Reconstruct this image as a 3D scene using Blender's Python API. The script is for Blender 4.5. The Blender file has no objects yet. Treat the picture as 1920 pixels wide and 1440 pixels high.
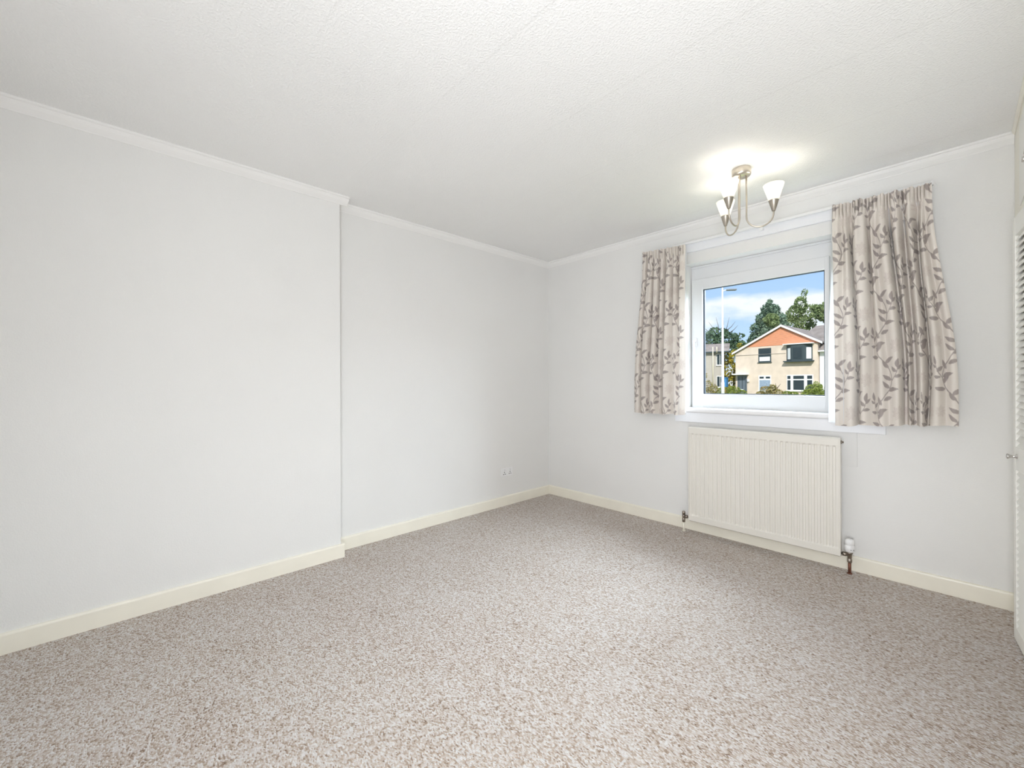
import bpy, bmesh, math, random
import numpy as np
from mathutils import Vector, Matrix

scene = bpy.context.scene
COL = scene.collection

# ------------------------------------------------------------------ camera
CAM_F_PX = 786.95
YAW, ROLL = 0.8155, -0.0037
cam_data = bpy.data.cameras.new('camera')
cam_data.sensor_fit = 'HORIZONTAL'
cam_data.sensor_width = 36.0
cam_data.lens = CAM_F_PX / 1920.0 * 36.0
cam_data.shift_y = -(720.0 - 717.19) / 1920.0
cam_data.clip_start, cam_data.clip_end = 0.02, 500
cam = bpy.data.objects.new('camera', cam_data)
COL.objects.link(cam)
_fw = Vector((-math.sin(YAW), math.cos(YAW), 0))
_r0 = Vector((math.cos(YAW), math.sin(YAW), 0))
_u0 = Vector((0, 0, 1))
_rt = _r0 * math.cos(ROLL) + _u0 * math.sin(ROLL)
_up = _u0 * math.cos(ROLL) - _r0 * math.sin(ROLL)
_m = Matrix((_rt, _up, -_fw)).transposed().to_4x4()
_m.translation = Vector((3.0602, -3.4292, 1.2078))
cam.matrix_world = _m
scene.camera = cam

# ------------------------------------------------------------------ view
scene.view_settings.view_transform = 'Standard'
scene.view_settings.look = 'None'
scene.view_settings.gamma = 1.0
scene.view_settings.use_curve_mapping = False
scene.view_settings.exposure = 0.2
scene.cycles.max_bounces = 10
scene.cycles.diffuse_bounces = 6
scene.cycles.transparent_max_bounces = 8
scene.cycles.caustics_reflective = False
scene.cycles.caustics_refractive = False
scene.cycles.sample_clamp_indirect = 6.0

# ------------------------------------------------------------------ sky
world = bpy.data.worlds.new('sky')
scene.world = world
world.use_nodes = True
wt = world.node_tree
wt.nodes.clear()


def wn(t, **kw):
    n = wt.nodes.new(t)
    for k, v in kw.items():
        setattr(n, k, v)
    return n


tc = wn('ShaderNodeTexCoord')
sep = wn('ShaderNodeSeparateXYZ')
wt.links.new(tc.outputs['Generated'], sep.inputs[0])
grad = wn('ShaderNodeValToRGB')
e = grad.color_ramp.elements
e[0].position, e[0].color = 0.0, (0.62, 0.80, 1.0, 1)
e[1].position, e[1].color = 0.55, (0.22, 0.42, 0.85, 1)
_g = grad.color_ramp.elements.new(0.2)
_g.color = (0.43, 0.63, 0.95, 1)
wt.links.new(sep.outputs['Z'], grad.inputs[0])
mp = wn('ShaderNodeMapping')
mp.inputs['Scale'].default_value = (1.0, 1.0, 2.6)
mp.inputs['Location'].default_value = (2.2, 0.4, 0.9)
wt.links.new(tc.outputs['Generated'], mp.inputs[0])
nz = wn('ShaderNodeTexNoise')
nz.inputs['Scale'].default_value = 2.2
nz.inputs['Detail'].default_value = 7
nz.inputs['Roughness'].default_value = 0.52
wt.links.new(mp.outputs[0], nz.inputs['Vector'])
cr = wn('ShaderNodeValToRGB')
cr.color_ramp.elements[0].position = 0.47
cr.color_ramp.elements[1].position = 0.54
wt.links.new(nz.outputs['Fac'], cr.inputs[0])
mixc = wn('ShaderNodeMix', data_type='RGBA')
wt.links.new(cr.outputs[0], mixc.inputs['Factor'])
wt.links.new(grad.outputs[0], mixc.inputs['A'])
mixc.inputs['B'].default_value = (0.93, 0.95, 0.98, 1)
bg = wn('ShaderNodeBackground')
bg.inputs['Strength'].default_value = 1.0
wt.links.new(mixc.outputs['Result'], bg.inputs['Color'])
wo = wn('ShaderNodeOutputWorld')
wt.links.new(bg.outputs[0], wo.inputs[0])

# ------------------------------------------------------------------ lights


def aim(o, target):
    d = Vector(target) - o.location
    o.rotation_euler = d.to_track_quat('-Z', 'Y').to_euler()


def area(name, loc, target, sx, sy, power, color):
    l = bpy.data.lights.new(name, 'AREA')
    l.shape = 'RECTANGLE'
    l.size, l.size_y = sx, sy
    l.energy = power
    l.color = color
    o = bpy.data.objects.new(name, l)
    COL.objects.link(o)
    o.location = loc
    aim(o, target)
    return o


sun = bpy.data.lights.new('sun', 'SUN')
sun.energy = 4.0
sun.angle = 0.01
sun.color = (1.0, 0.95, 0.87)
sun_o = bpy.data.objects.new('sun', sun)
COL.objects.link(sun_o)
sun_o.rotation_euler = Vector((-0.45, 1.0, -0.85)).to_track_quat('-Z', 'Y').to_euler()

# added unseen area lamp boosting the window light from above and from the right
area('daylight_fill', (3.1, 1.75, 3.0), (1.5, -0.9, 0.9), 3.4, 1.8, 660, (0.82, 0.905, 1.0))
# added soft fill panel behind the camera; no doorway is built there
area('rear_fill', (3.20, -3.67, 1.2), (2.2, -0.2, 1.65), 0.70, 2.0, 35, (0.93, 0.952, 1.0))
# added fill lamp behind the camera, out of view, lifting ceiling and far wall
area('upward_fill', (3.05, -3.80, 0.75), (2.7, 0.0, 2.2), 0.7, 0.7, 12, (0.93, 0.952, 1.0))

# ------------------------------------------------------------------ materials


class NT:
    def __init__(self, name):
        self.m = bpy.data.materials.new(name)
        self.m.use_nodes = True
        self.t = self.m.node_tree
        self.b = self.t.nodes['Principled BSDF']
        self.out = self.t.nodes['Material Output']

    def n(self, typ, inputs=None, **kw):
        nd = self.t.nodes.new(typ)
        for k, v in kw.items():
            setattr(nd, k, v)
        for k, v in (inputs or {}).items():
            if hasattr(v, 'is_linked') or isinstance(v, bpy.types.NodeSocket):
                self.t.links.new(v, nd.inputs[k])
            else:
                nd.inputs[k].default_value = v
        return nd

    def l(self, a, b):
        self.t.links.new(a, b)

    def ramp(self, fac, stops):
        r = self.n('ShaderNodeValToRGB')
        el = r.color_ramp.elements
        while len(el) < len(stops):
            el.new(0.5)
        for x, (p, c) in zip(el, stops):
            x.position, x.color = p, (*c, 1)
        self.l(fac, r.inputs[0])
        return r.outputs[0]


def plain(name, col, rough=0.6, metal=0.0, spec=0.5, bump=0.0, bscale=200, var=0.0, vscale=6):
    k = NT(name)
    k.b.inputs['Base Color'].default_value = (*col, 1)
    k.b.inputs['Roughness'].default_value = rough
    k.b.inputs['Metallic'].default_value = metal
    k.b.inputs['Specular IOR Level'].default_value = spec
    co = k.n('ShaderNodeTexCoord').outputs['Object']
    if var > 0:
        nn = k.n('ShaderNodeTexNoise', {'Vector': co, 'Scale': vscale, 'Detail': 4.0})
        c2 = tuple(max(0, c * (1 - var)) for c in col)
        c1 = tuple(min(1, c * (1 + var * 0.6)) for c in col)
        k.l(k.ramp(nn.outputs['Fac'], [(0.3, c2), (0.7, c1)]), k.b.inputs['Base Color'])
    if bump > 0:
        nb = k.n('ShaderNodeTexNoise', {'Vector': co, 'Scale': bscale, 'Detail': 3.0})
        bp = k.n('ShaderNodeBump', {'Strength': bump, 'Distance': 0.004, 'Height': nb.outputs['Fac']})
        k.l(bp.outputs[0], k.b.inputs['Normal'])
    return k.m


def wallpaper(name, col, bump=0.25, scale=170, seams=False):
    k = NT(name)
    co = k.n('ShaderNodeTexCoord').outputs['Object']
    n1 = k.n('ShaderNodeTexNoise', {'Vector': co, 'Scale': 1.1, 'Detail': 3.0})
    c2 = tuple(c * 0.975 for c in col)
    k.l(k.ramp(n1.outputs['Fac'], [(0.35, c2), (0.65, col)]), k.b.inputs['Base Color'])
    k.b.inputs['Roughness'].default_value = 0.85
    k.b.inputs['Specular IOR Level'].default_value = 0.2
    n2 = k.n('ShaderNodeTexNoise', {'Vector': co, 'Scale': scale, 'Detail': 2.0, 'Roughness': 0.55})
    h = k.ramp(n2.outputs['Fac'], [(0.42, (0, 0, 0)), (0.68, (1, 1, 1))])
    if seams:
        sp = k.n('ShaderNodeSeparateXYZ', {0: co})
        wob = k.n('ShaderNodeTexNoise', {'Vector': co, 'Scale': 3.0})
        ad = k.n('ShaderNodeMath', {0: sp.outputs['Y'], 1: k.n('ShaderNodeMath', {0: wob.outputs['Fac'], 1: 0.012}, operation='MULTIPLY').outputs[0]}, operation='ADD')
        md = k.n('ShaderNodeMath', {0: k.n('ShaderNodeMath', {0: ad.outputs[0], 1: 10.3}, operation='ADD').outputs[0], 1: 0.53}, operation='MODULO')
        seam = k.ramp(md.outputs[0], [(0.0, (1.8, 1.8, 1.8)), (0.012, (0, 0, 0))])
        h = k.n('ShaderNodeMix', {'Factor': 0.55, 'A': h, 'B': seam}, data_type='RGBA', blend_type='ADD').outputs['Result']
    bp = k.n('ShaderNodeBump', {'Strength': bump, 'Distance': 0.003, 'Height': h})
    k.l(bp.outputs[0], k.b.inputs['Normal'])
    return k.m


def carpet_mat():
    k = NT('carpet_loop')
    co = k.n('ShaderNodeTexCoord').outputs['Object']
    # loop rows run along x; each loop a stretched cell
    mpg = k.n('ShaderNodeMapping', {'Vector': co, 'Scale': (135.0, 215.0, 1.0)})
    dist = k.n('ShaderNodeTexNoise', {'Vector': co, 'Scale': 60.0, 'Detail': 1.0})
    warped = k.n('ShaderNodeMix', {'Factor': 0.25, 'A': mpg.outputs[0], 'B': dist.outputs['Color']}, data_type='RGBA', blend_type='ADD').outputs['Result']
    vo = k.n('ShaderNodeTexVoronoi', {'Vector': warped, 'Scale': 1.0, 'Randomness': 0.75})
    vo.voronoi_dimensions = '2D'
    sp = k.n('ShaderNodeSeparateColor', {0: vo.outputs['Color']})
    patch = k.n('ShaderNodeTexNoise', {'Vector': co, 'Scale': 45.0, 'Detail': 4.0, 'Roughness': 0.65})
    big = k.n('ShaderNodeTexNoise', {'Vector': co, 'Scale': 3.0, 'Detail': 3.0})
    f = k.n('ShaderNodeMath', {0: sp.outputs[0], 1: 0.62}, operation='MULTIPLY')
    f2 = k.n('ShaderNodeMath', {0: patch.outputs['Fac'], 1: 0.62, 2: f.outputs[0]}, operation='MULTIPLY_ADD')
    f3 = k.n('ShaderNodeMath', {0: big.outputs['Fac'], 1: 0.16, 2: f2.outputs[0]}, operation='MULTIPLY_ADD')
    col = k.ramp(f3.outputs[0], [(0.28, (0.164, 0.102, 0.066)), (0.42, (0.364, 0.278, 0.213)), (0.6, (0.519, 0.439, 0.373)), (0.8, (0.605, 0.555, 0.52)), (1.0, (0.692, 0.671, 0.652))])
    k.l(col, k.b.inputs['Base Color'])
    k.b.inputs['Roughness'].default_value = 0.95
    k.b.inputs['Specular IOR Level'].default_value = 0.05
    k.b.inputs['Sheen Weight'].default_value = 0.15
    inv = k.n('ShaderNodeMath', {0: 1.0, 1: vo.outputs['Distance']}, operation='SUBTRACT')
    bp = k.n('ShaderNodeBump', {'Strength': 0.7, 'Distance': 0.005, 'Height': inv.outputs[0]})
    k.l(bp.outputs[0], k.b.inputs['Normal'])
    return k.m


def cloth_mat(name, transl, tcol, attr=None, col=(0.8, 0.8, 0.8)):
    k = NT(name)
    co = k.n('ShaderNodeTexCoord').outputs['Object']
    k.b.inputs['Roughness'].default_value = 0.8
    k.b.inputs['Specular IOR Level'].default_value = 0.25
    k.b.inputs['Sheen Weight'].default_value = 0.1
    tr = k.n('ShaderNodeBsdfTranslucent')
    tr.inputs['Color'].default_value = (*tcol, 1)
    if attr:
        at = k.n('ShaderNodeAttribute', attribute_name=attr)
        k.l(at.outputs['Color'], k.b.inputs['Base Color'])
        k.l(at.outputs['Color'], tr.inputs['Color'])
    else:
        k.b.inputs['Base Color'].default_value = (*col, 1)
    wv = k.n('ShaderNodeTexNoise', {'Vector': k.n('ShaderNodeMapping', {'Vector': co, 'Scale': (60, 60, 600)}).outputs[0], 'Scale': 1.0, 'Detail': 2.0})
    bp = k.n('ShaderNodeBump', {'Strength': 0.12, 'Distance': 0.002, 'Height': wv.outputs['Fac']})
    k.l(bp.outputs[0], k.b.inputs['Normal'])
    mx = k.n('ShaderNodeMixShader', {0: transl, 1: k.b.outputs[0], 2: tr.outputs[0]})
    k.l(mx.outputs[0], k.out.inputs[0])
    return k.m


def glass_mat(name, tint=(0.96, 0.98, 0.98), refl=0.05):
    k = NT(name)
    t = k.n('ShaderNodeBsdfTransparent')
    t.inputs[0].default_value = (*tint, 1)
    g = k.n('ShaderNodeBsdfGlossy')
    g.inputs['Roughness'].default_value = 0.02
    mx = k.n('ShaderNodeMixShader', {0: refl, 1: t.outputs[0], 2: g.outputs[0]})
    k.l(mx.outputs[0], k.out.inputs[0])
    return k.m


def shade_mat():
    k = NT('frosted_glass')
    k.b.inputs['Base Color'].default_value = (0.92, 0.91, 0.88, 1)
    k.b.inputs['Roughness'].default_value = 0.35
    tr = k.n('ShaderNodeBsdfTranslucent')
    tr.inputs[0].default_value = (0.95, 0.93, 0.88, 1)
    mx = k.n('ShaderNodeMixShader', {0: 0.55, 1: k.b.outputs[0], 2: tr.outputs[0]})
    k.l(mx.outputs[0], k.out.inputs[0])
    return k.m


def emit_mat(name, col, s):
    k = NT(name)
    k.b.inputs['Base Color'].default_value = (*col, 1)
    k.b.inputs['Emission Color'].default_value = (*col, 1)
    k.b.inputs['Emission Strength'].default_value = s
    return k.m


def brick_mat():
    k = NT('orange_brick')
    co = k.n('ShaderNodeTexCoord').outputs['Object']
    mpg = k.n('ShaderNodeMapping', {'Vector': co, 'Rotation': (math.pi / 2, 0, 0)})
    br = k.n('ShaderNodeTexBrick', {'Vector': mpg.outputs[0], 'Scale': 1.0, 'Mortar Size': 0.012, 'Brick Width': 0.23, 'Row Height': 0.075})
    br.inputs['Color1'].default_value = (0.72, 0.24, 0.11, 1)
    br.inputs['Color2'].default_value = (0.60, 0.19, 0.09, 1)
    br.inputs['Mortar'].default_value = (0.62, 0.38, 0.26, 1)
    k.l(br.outputs['Color'], k.b.inputs['Base Color'])
    k.b.inputs['Roughness'].default_value = 0.9
    return k.m


def tile_mat(name, c1, c2):
    k = NT(name)
    co = k.n('ShaderNodeTexCoord').outputs['Object']
    sp = k.n('ShaderNodeSeparateXYZ', {0: co})
    w = k.n('ShaderNodeTexNoise', {'Vector': co, 'Scale': 1.7, 'Detail': 5.0})
    k.l(k.ramp(w.outputs['Fac'], [(0.3, c1), (0.7, c2)]), k.b.inputs['Base Color'])
    fr = k.n('ShaderNodeMath', {0: k.n('ShaderNodeMath', {0: sp.outputs['Z'], 1: 7.0}, operation='MULTIPLY').outputs[0]}, operation='FRACT')
    bp = k.n('ShaderNodeBump', {'Strength': 0.6, 'Distance': 0.03, 'Height': fr.outputs[0]})
    k.l(bp.outputs[0], k.b.inputs['Normal'])
    k.b.inputs['Roughness'].default_value = 0.85
    return k.m


def leaf_mat(name, cs, scale=1.2):
    k = NT(name)
    co = k.n('ShaderNodeTexCoord').outputs['Object']
    n1 = k.n('ShaderNodeTexNoise', {'Vector': co, 'Scale': scale, 'Detail': 6.0, 'Roughness': 0.7})
    c = k.ramp(n1.outputs['Fac'], [(0.30, cs[0]), (0.5, cs[1]), (0.70, cs[2])])
    k.l(c, k.b.inputs['Base Color'])
    k.b.inputs['Roughness'].default_value = 0.7
    tr = k.n('ShaderNodeBsdfTranslucent')
    k.l(c, tr.inputs[0])
    mx = k.n('ShaderNodeMixShader', {0: 0.3, 1: k.b.outputs[0], 2: tr.outputs[0]})
    k.l(mx.outputs[0], k.out.inputs[0])
    return k.m


M = {
    'wall': wallpaper('wall_paper', (0.83, 0.826, 0.81), 0.22, 190),
    'wall_outer': plain('outer_render', (0.6, 0.57, 0.52), 0.9),
    'ceil': wallpaper('ceiling_paper', (0.90, 0.90, 0.89), 0.42, 110, seams=True),
    'carpet': carpet_mat(),
    'skirt': plain('cream_gloss', (0.90, 0.865, 0.755), 0.35, var=0.03),
    'coving': plain('white_coving', (0.88, 0.875, 0.86), 0.6),
    'upvc': plain('white_upvc', (0.77, 0.78, 0.79), 0.25),
    'gasket': plain('grey_gasket', (0.07, 0.09, 0.12), 0.6),
    'sill': plain('white_gloss', (0.88, 0.88, 0.89), 0.22),
    'apron': plain('white_board', (0.86, 0.87, 0.895), 0.4),
    'plaster': plain('white_plaster', (0.85, 0.84, 0.82), 0.7),
    'glass': glass_mat('window_glass', refl=0.012),
    'rad': plain('cream_enamel', (0.80, 0.775, 0.715), 0.3),
    'patch': wallpaper('lining_paper', (0.80, 0.795, 0.78), 0.1, 100),
    'chrome': plain('chrome', (0.62, 0.60, 0.58), 0.22, 1.0),
    'nickel': plain('brushed_nickel', (0.62, 0.57, 0.50), 0.32, 1.0),
    'nickel_cup': plain('satin_nickel', (0.50, 0.46, 0.40), 0.38, 1.0),
    'copper': plain('copper', (0.20, 0.085, 0.055), 0.45, 0.6),
    'brass': plain('tarnished_brass', (0.33, 0.29, 0.25), 0.35, 1.0),
    'white_plastic': plain('white_plastic', (0.86, 0.86, 0.86), 0.3),
    'dark': plain('dark_slot', (0.04, 0.04, 0.04), 0.6),
    'grey_mark': plain('grey_marking', (0.25, 0.25, 0.26), 0.6),
    'shade': shade_mat(),
    'bulb': emit_mat('bulb_glow', (1.0, 0.95, 0.85), 3.0),
    'ward': plain('wardrobe_paint', (0.90, 0.89, 0.84), 0.45),
    'ward_cream': plain('wardrobe_cream', (0.90, 0.87, 0.77), 0.45),
    'ward_in': plain('wardrobe_inside', (0.25, 0.20, 0.18), 0.8),
    'lining': cloth_mat('curtain_lining', 0.6, (0.85, 0.86, 0.88), col=(0.86, 0.86, 0.86)),
    'print': cloth_mat('curtain_print', 0.17, (0.8, 0.76, 0.7), attr='print'),
    # outdoors
    'roughcast': plain('roughcast', (0.70, 0.585, 0.49), 0.95, bump=0.3, bscale=30, var=0.12, vscale=1.3),
    'roughcast_grey': plain('roughcast_grey', (0.46, 0.42, 0.38), 0.95, var=0.1, vscale=1.5),
    'render_white': plain('white_render', (0.83, 0.85, 0.88), 0.9),
    'brick': brick_mat(),
    'tile': tile_mat('roof_tile', (0.20, 0.17, 0.155), (0.32, 0.28, 0.26)),
    'fascia': plain('white_fascia', (0.88, 0.88, 0.9), 0.5),
    'anth': plain('anthracite', (0.055, 0.075, 0.085), 0.5, spec=0.1),
    'doorgrey': plain('door_grey', (0.13, 0.16, 0.20), 0.45),
    'wframe': plain('window_white', (0.88, 0.88, 0.88), 0.4),
    'room_dark': plain('dark_room', (0.035, 0.05, 0.06), 0.3, spec=0.12),
    'blind': plain('white_blind', (0.82, 0.84, 0.86), 0.7),
    'net': plain('blue_curtain', (0.30, 0.38, 0.50), 0.8, var=0.25, vscale=14),
    'pole': plain('lamp_post_white', (0.80, 0.80, 0.80), 0.4),
    'polehead': plain('lamp_head_grey', (0.25, 0.28, 0.32), 0.4),
    'grass': leaf_mat('grass', ((0.16, 0.22, 0.04), (0.26, 0.30, 0.07), (0.36, 0.36, 0.12)), 2.0),
    'bark': plain('bark', (0.14, 0.11, 0.085), 0.9),
    'leaf_dark': leaf_mat('leaf_dark', ((0.053, 0.112, 0.068), (0.112, 0.195, 0.112), (0.225, 0.3, 0.165))),
    'leaf_mid': leaf_mat('leaf_mid', ((0.116, 0.189, 0.072), (0.246, 0.319, 0.131), (0.406, 0.464, 0.232))),
    'leaf_blue': leaf_mat('leaf_blue', ((0.08, 0.152, 0.112), (0.176, 0.264, 0.184), (0.304, 0.384, 0.256))),
    'leaf_yellow': leaf_mat('leaf_yellow', ((0.15, 0.16, 0.02), (0.42, 0.36, 0.04), (0.70, 0.56, 0.06))),
    'leaf_lime': leaf_mat('leaf_lime', ((0.13, 0.20, 0.03), (0.25, 0.32, 0.05), (0.40, 0.43, 0.09)), 3.0),
    'leaf_rust': leaf_mat('leaf_rust', ((0.17, 0.17, 0.05), (0.34, 0.30, 0.10), (0.55, 0.33, 0.12)), 3.5),
    'pipe': plain('cream_pipe', (0.75, 0.68, 0.52), 0.5),
    'bin': plain('blue_bin', (0.05, 0.22, 0.48), 0.5),
    'asphalt': plain('asphalt', (0.16, 0.16, 0.165), 0.9, var=0.15, vscale=4),
    'paving': plain('paving', (0.42, 0.40, 0.38), 0.9, var=0.12, vscale=3),
    'brickwall': plain('red_wall', (0.45, 0.2, 0.13), 0.9),
}

# ------------------------------------------------------------------ helpers


def meta(o, label=None, cat=None, group=None, kind=None):
    if label:
        o['label'] = label
    if cat:
        o['category'] = cat
    if group:
        o['group'] = group
    if kind:
        o['kind'] = kind
    return o


def empty(name, loc=(0, 0, 0), rz=0.0):
    o = bpy.data.objects.new(name, None)
    o.empty_display_size = 0.1
    COL.objects.link(o)
    o.location = loc
    o.rotation_euler = (0, 0, rz)
    return o


def link(name, me, mat, parent=None, smooth=False):
    o = bpy.data.objects.new(name, me)
    COL.objects.link(o)
    if mat is not None:
        mats = mat if isinstance(mat, (list, tuple)) else [mat]
        if len(me.materials) == 0:
            for m in mats:
                me.materials.append(m)
    if parent:
        o.parent = parent
    if smooth:
        for p in me.polygons:
            p.use_smooth = True
    return o


def bm_obj(name, bm, mat, parent=None, smooth=False):
    me = bpy.data.meshes.new(name)
    bm.normal_update()
    bm.to_mesh(me)
    bm.free()
    return link(name, me, mat, parent, smooth)


def bbox(bm, x0, x1, y0, y1, z0, z1, bevel=0.0, seg=2, mi=0):
    vs = [bm.verts.new(p) for p in ((x0, y0, z0), (x1, y0, z0), (x1, y1, z0), (x0, y1, z0), (x0, y0, z1), (x1, y0, z1), (x1, y1, z1), (x0, y1, z1))]
    fs = [bm.faces.new([vs[i] for i in q]) for q in ((0, 3, 2, 1), (4, 5, 6, 7), (0, 1, 5, 4), (1, 2, 6, 5), (2, 3, 7, 6), (3, 0, 4, 7))]
    for f in fs:
        f.material_index = mi
    if bevel > 0:
        es = set()
        for f in fs:
            es.update(f.edges)
        bmesh.ops.bevel(bm, geom=list(es), offset=bevel, segments=seg, affect='EDGES', profile=0.5)


def box(name, x0, x1, y0, y1, z0, z1, mat, parent=None, bevel=0.0, seg=2):
    bm = bmesh.new()
    bbox(bm, x0, x1, y0, y1, z0, z1, bevel, seg)
    return bm_obj(name, bm, mat, parent)


def lathe(bm, prof, n=24, center=(0, 0, 0), axis='Z', cap=True):
    rings = []
    for r, z in prof:
        ring = []
        for i in range(n):
            a = 2 * math.pi * i / n
            p = Vector((r * math.cos(a), r * math.sin(a), z))
            if axis == 'X':
                p = Vector((p.z, p.x, p.y))
            elif axis == 'Y':
                p = Vector((p.x, p.z, p.y))
            ring.append(bm.verts.new(p + Vector(center)))
        rings.append(ring)
    for a, b in zip(rings, rings[1:]):
        for i in range(n):
            j = (i + 1) % n
            f = bm.faces.new((a[i], a[j], b[j], b[i]))
            f.smooth = True
    if cap:
        bm.faces.new(list(reversed(rings[0])))
        bm.faces.new(rings[-1])
    return rings


def tube(bm, pts, r, n=10, cap=True):
    pts = [Vector(p) for p in pts]
    rings = []
    prev = None
    for i, p in enumerate(pts):
        d = (pts[min(i + 1, len(pts) - 1)] - pts[max(i - 1, 0)]).normalized()
        if prev is None:
            ref = Vector((0, 0, 1)) if abs(d.z) < 0.9 else Vector((1, 0, 0))
            s = d.cross(ref).normalized()
        else:
            s = (prev - d * prev.dot(d)).normalized()
        prev = s
        t = d.cross(s).normalized()
        rr = r[i] if isinstance(r, (list, tuple)) else r
        rings.append([bm.verts.new(p + s * rr * math.cos(2 * math.pi * k / n) + t * rr * math.sin(2 * math.pi * k / n)) for k in range(n)])
    for a, b in zip(rings, rings[1:]):
        for i in range(n):
            j = (i + 1) % n
            f = bm.faces.new((a[i], a[j], b[j], b[i]))
            f.smooth = True
    if cap:
        bm.faces.new(list(reversed(rings[0])))
        bm.faces.new(rings[-1])


def sweep_profile(name, prof, p0, p1, inward, mat):
    """prof: list of (out, z) points; swept straight from p0 to p1; 'inward' is the unit vector out of the wall."""
    bm = bmesh.new()
    iv = Vector(inward)
    a = [bm.verts.new(Vector((p0[0], p0[1], 0)) + iv * o + Vector((0, 0, z))) for o, z in prof]
    b = [bm.verts.new(Vector((p1[0], p1[1], 0)) + iv * o + Vector((0, 0, z))) for o, z in prof]
    n = len(prof)
    for i in range(n):
        j = (i + 1) % n
        bm.faces.new((a[i], b[i], b[j], a[j]))
    bm.faces.new(a)
    bm.faces.new(list(reversed(b)))
    bmesh.ops.recalc_face_normals(bm, faces=bm.faces)
    return bm_obj(name, bm, mat)


# ================================================================== room shell
CH = 2.5            # ceiling height
XW = 3.267          # wardrobe front plane
YR = -3.97          # rear wall
XC, YC = 0.119, -2.297   # chimney breast face and its far corner
WX0, WX1, WZ0, WZ1 = 1.512, 2.690, 0.958, 2.178   # window opening
WT = 0.28

o = box('floor', -0.2, 3.95, YR - 0.15, 0.28, -0.12, 0.0, M['carpet'])
meta(o, 'beige flecked loop pile carpet covering the bedroom floor', 'carpet', kind='structure')
o = box('ceiling', -0.2, 3.95, YR - 0.15, 0.28, CH, CH + 0.15, M['ceil'])
meta(o, 'white textured papered ceiling', 'ceiling', kind='structure')
o = box('wall_left', -0.2, 0.0, YR - 0.15, 0.28, 0.0, CH, M['wall'])
meta(o, 'pale cream papered wall of the alcove at left', 'wall', kind='structure')
o = box('wall_chimney_breast', 0.0, XC, YR, YC, 0.0, CH, M['wall'], bevel=0.004)
meta(o, 'shallow pale papered chimney breast projecting at far left', 'wall', kind='structure')
o = box('wall_rear', -0.2, 3.95, YR - 0.15, YR, 0.0, CH, M['wall'])
meta(o, 'plain papered wall behind the viewer', 'wall', kind='structure')
o = box('wall_right', 3.85, 3.95, YR, 0.0, 0.0, CH, M['wall'])
meta(o, 'plain papered wall behind the fitted wardrobe', 'wall', kind='structure')
# window wall with its opening
bm = bmesh.new()
bbox(bm, 0.0, WX0, 0, WT, 0, CH)
bbox(bm, WX1, 3.95, 0, WT, 0, CH)
bbox(bm, WX0, WX1, 0, WT, 0, WZ0)
bbox(bm, WX0, WX1, 0, WT, WZ1, CH)
bmesh.ops.remove_doubles(bm, verts=bm.verts, dist=1e-5)
o = bm_obj('wall_window', bm, M['wall'])
meta(o, 'pale grey papered wall around the window', 'wall', kind='structure')

# skirting boards
SK = [(0, 0), (0.018, 0), (0.018, 0.083), (0.0165, 0.089), (0.012, 0.093), (0, 0.093)]
for nm, p0, p1, iv, lab in (
    ('baseboard_alcove', (0, YC), (0, 0), (1, 0, 0), 'cream skirting board along the alcove wall'),
    ('baseboard_chimney', (XC, YR), (XC, YC + 0.018), (1, 0, 0), 'cream skirting board along the chimney breast'),
    ('baseboard_return', (0.018, YC), (XC, YC), (0, 1, 0), 'short cream skirting return on side of chimney breast'),
    ('baseboard_window', (0.018, 0), (XW, 0), (0, -1, 0), 'cream skirting board under the window and radiator'),
):
    o = sweep_profile(nm, SK, p0, p1, iv, M['skirt'])
    meta(o, lab, 'skirting board', kind='structure')

# coving
CV = [(0, 2.449), (0.004, 2.449), (0.006, 2.453), (0.016, 2.461), (0.028, 2.472), (0.036, 2.483), (0.038, 2.488), (0.046, 2.490), (0.050, 2.494), (0.050, 2.5), (0, 2.5)]
for i, (p0, p1, iv, lab) in enumerate((
    ((0, YC), (0, 0), (1, 0, 0), 'white coving above the alcove wall'),
    ((XC, YR), (XC, YC + 0.05), (1, 0, 0), 'white coving above the chimney breast'),
    ((0.0, YC), (XC, YC), (0, 1, 0), 'short white coving return beside chimney breast'),
    ((0, 0), (XW - 0.001, 0), (0, -1, 0), 'white coving above the window wall'),
)):
    o = sweep_profile('trim_%d' % (i + 1), CV, p0, p1, iv, M['coving'])
    meta(o, lab, 'coving', kind='structure')

# ------------------------------------------------------------------ window
FY = 0.13
win = empty('window_1', (0, 0, 0))
meta(win, 'white plastic framed window looking onto the street', 'window', kind='structure')
# outer frame
bm = bmesh.new()
bbox(bm, WX0, WX0 + 0.02, FY, FY + 0.07, WZ0, WZ1, 0.003)
bbox(bm, WX1 - 0.05, WX1, FY, FY + 0.07, WZ0, WZ1, 0.003)
bbox(bm, WX0 + 0.018, WX1 - 0.045, FY, FY + 0.07, 2.062, WZ1, 0.003)
bbox(bm, WX0 + 0.018, WX1 - 0.045, FY, FY + 0.07, WZ0, 1.0, 0.003)
bbox(bm, 2.46, 2.50, FY - 0.005, FY + 0.07, 0.995, 2.07, 0.003)
bm_obj('frame', bm, M['upvc'], win)
# head bead just below the soffit
bm = bmesh.new()
bbox(bm, WX0 + 0.001, WX1 - 0.001, FY - 0.010, FY + 0.001, WZ1 - 0.018, WZ1 - 0.0005, 0.003)
bm_obj('head_bead', bm, M['upvc'], win)


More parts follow.
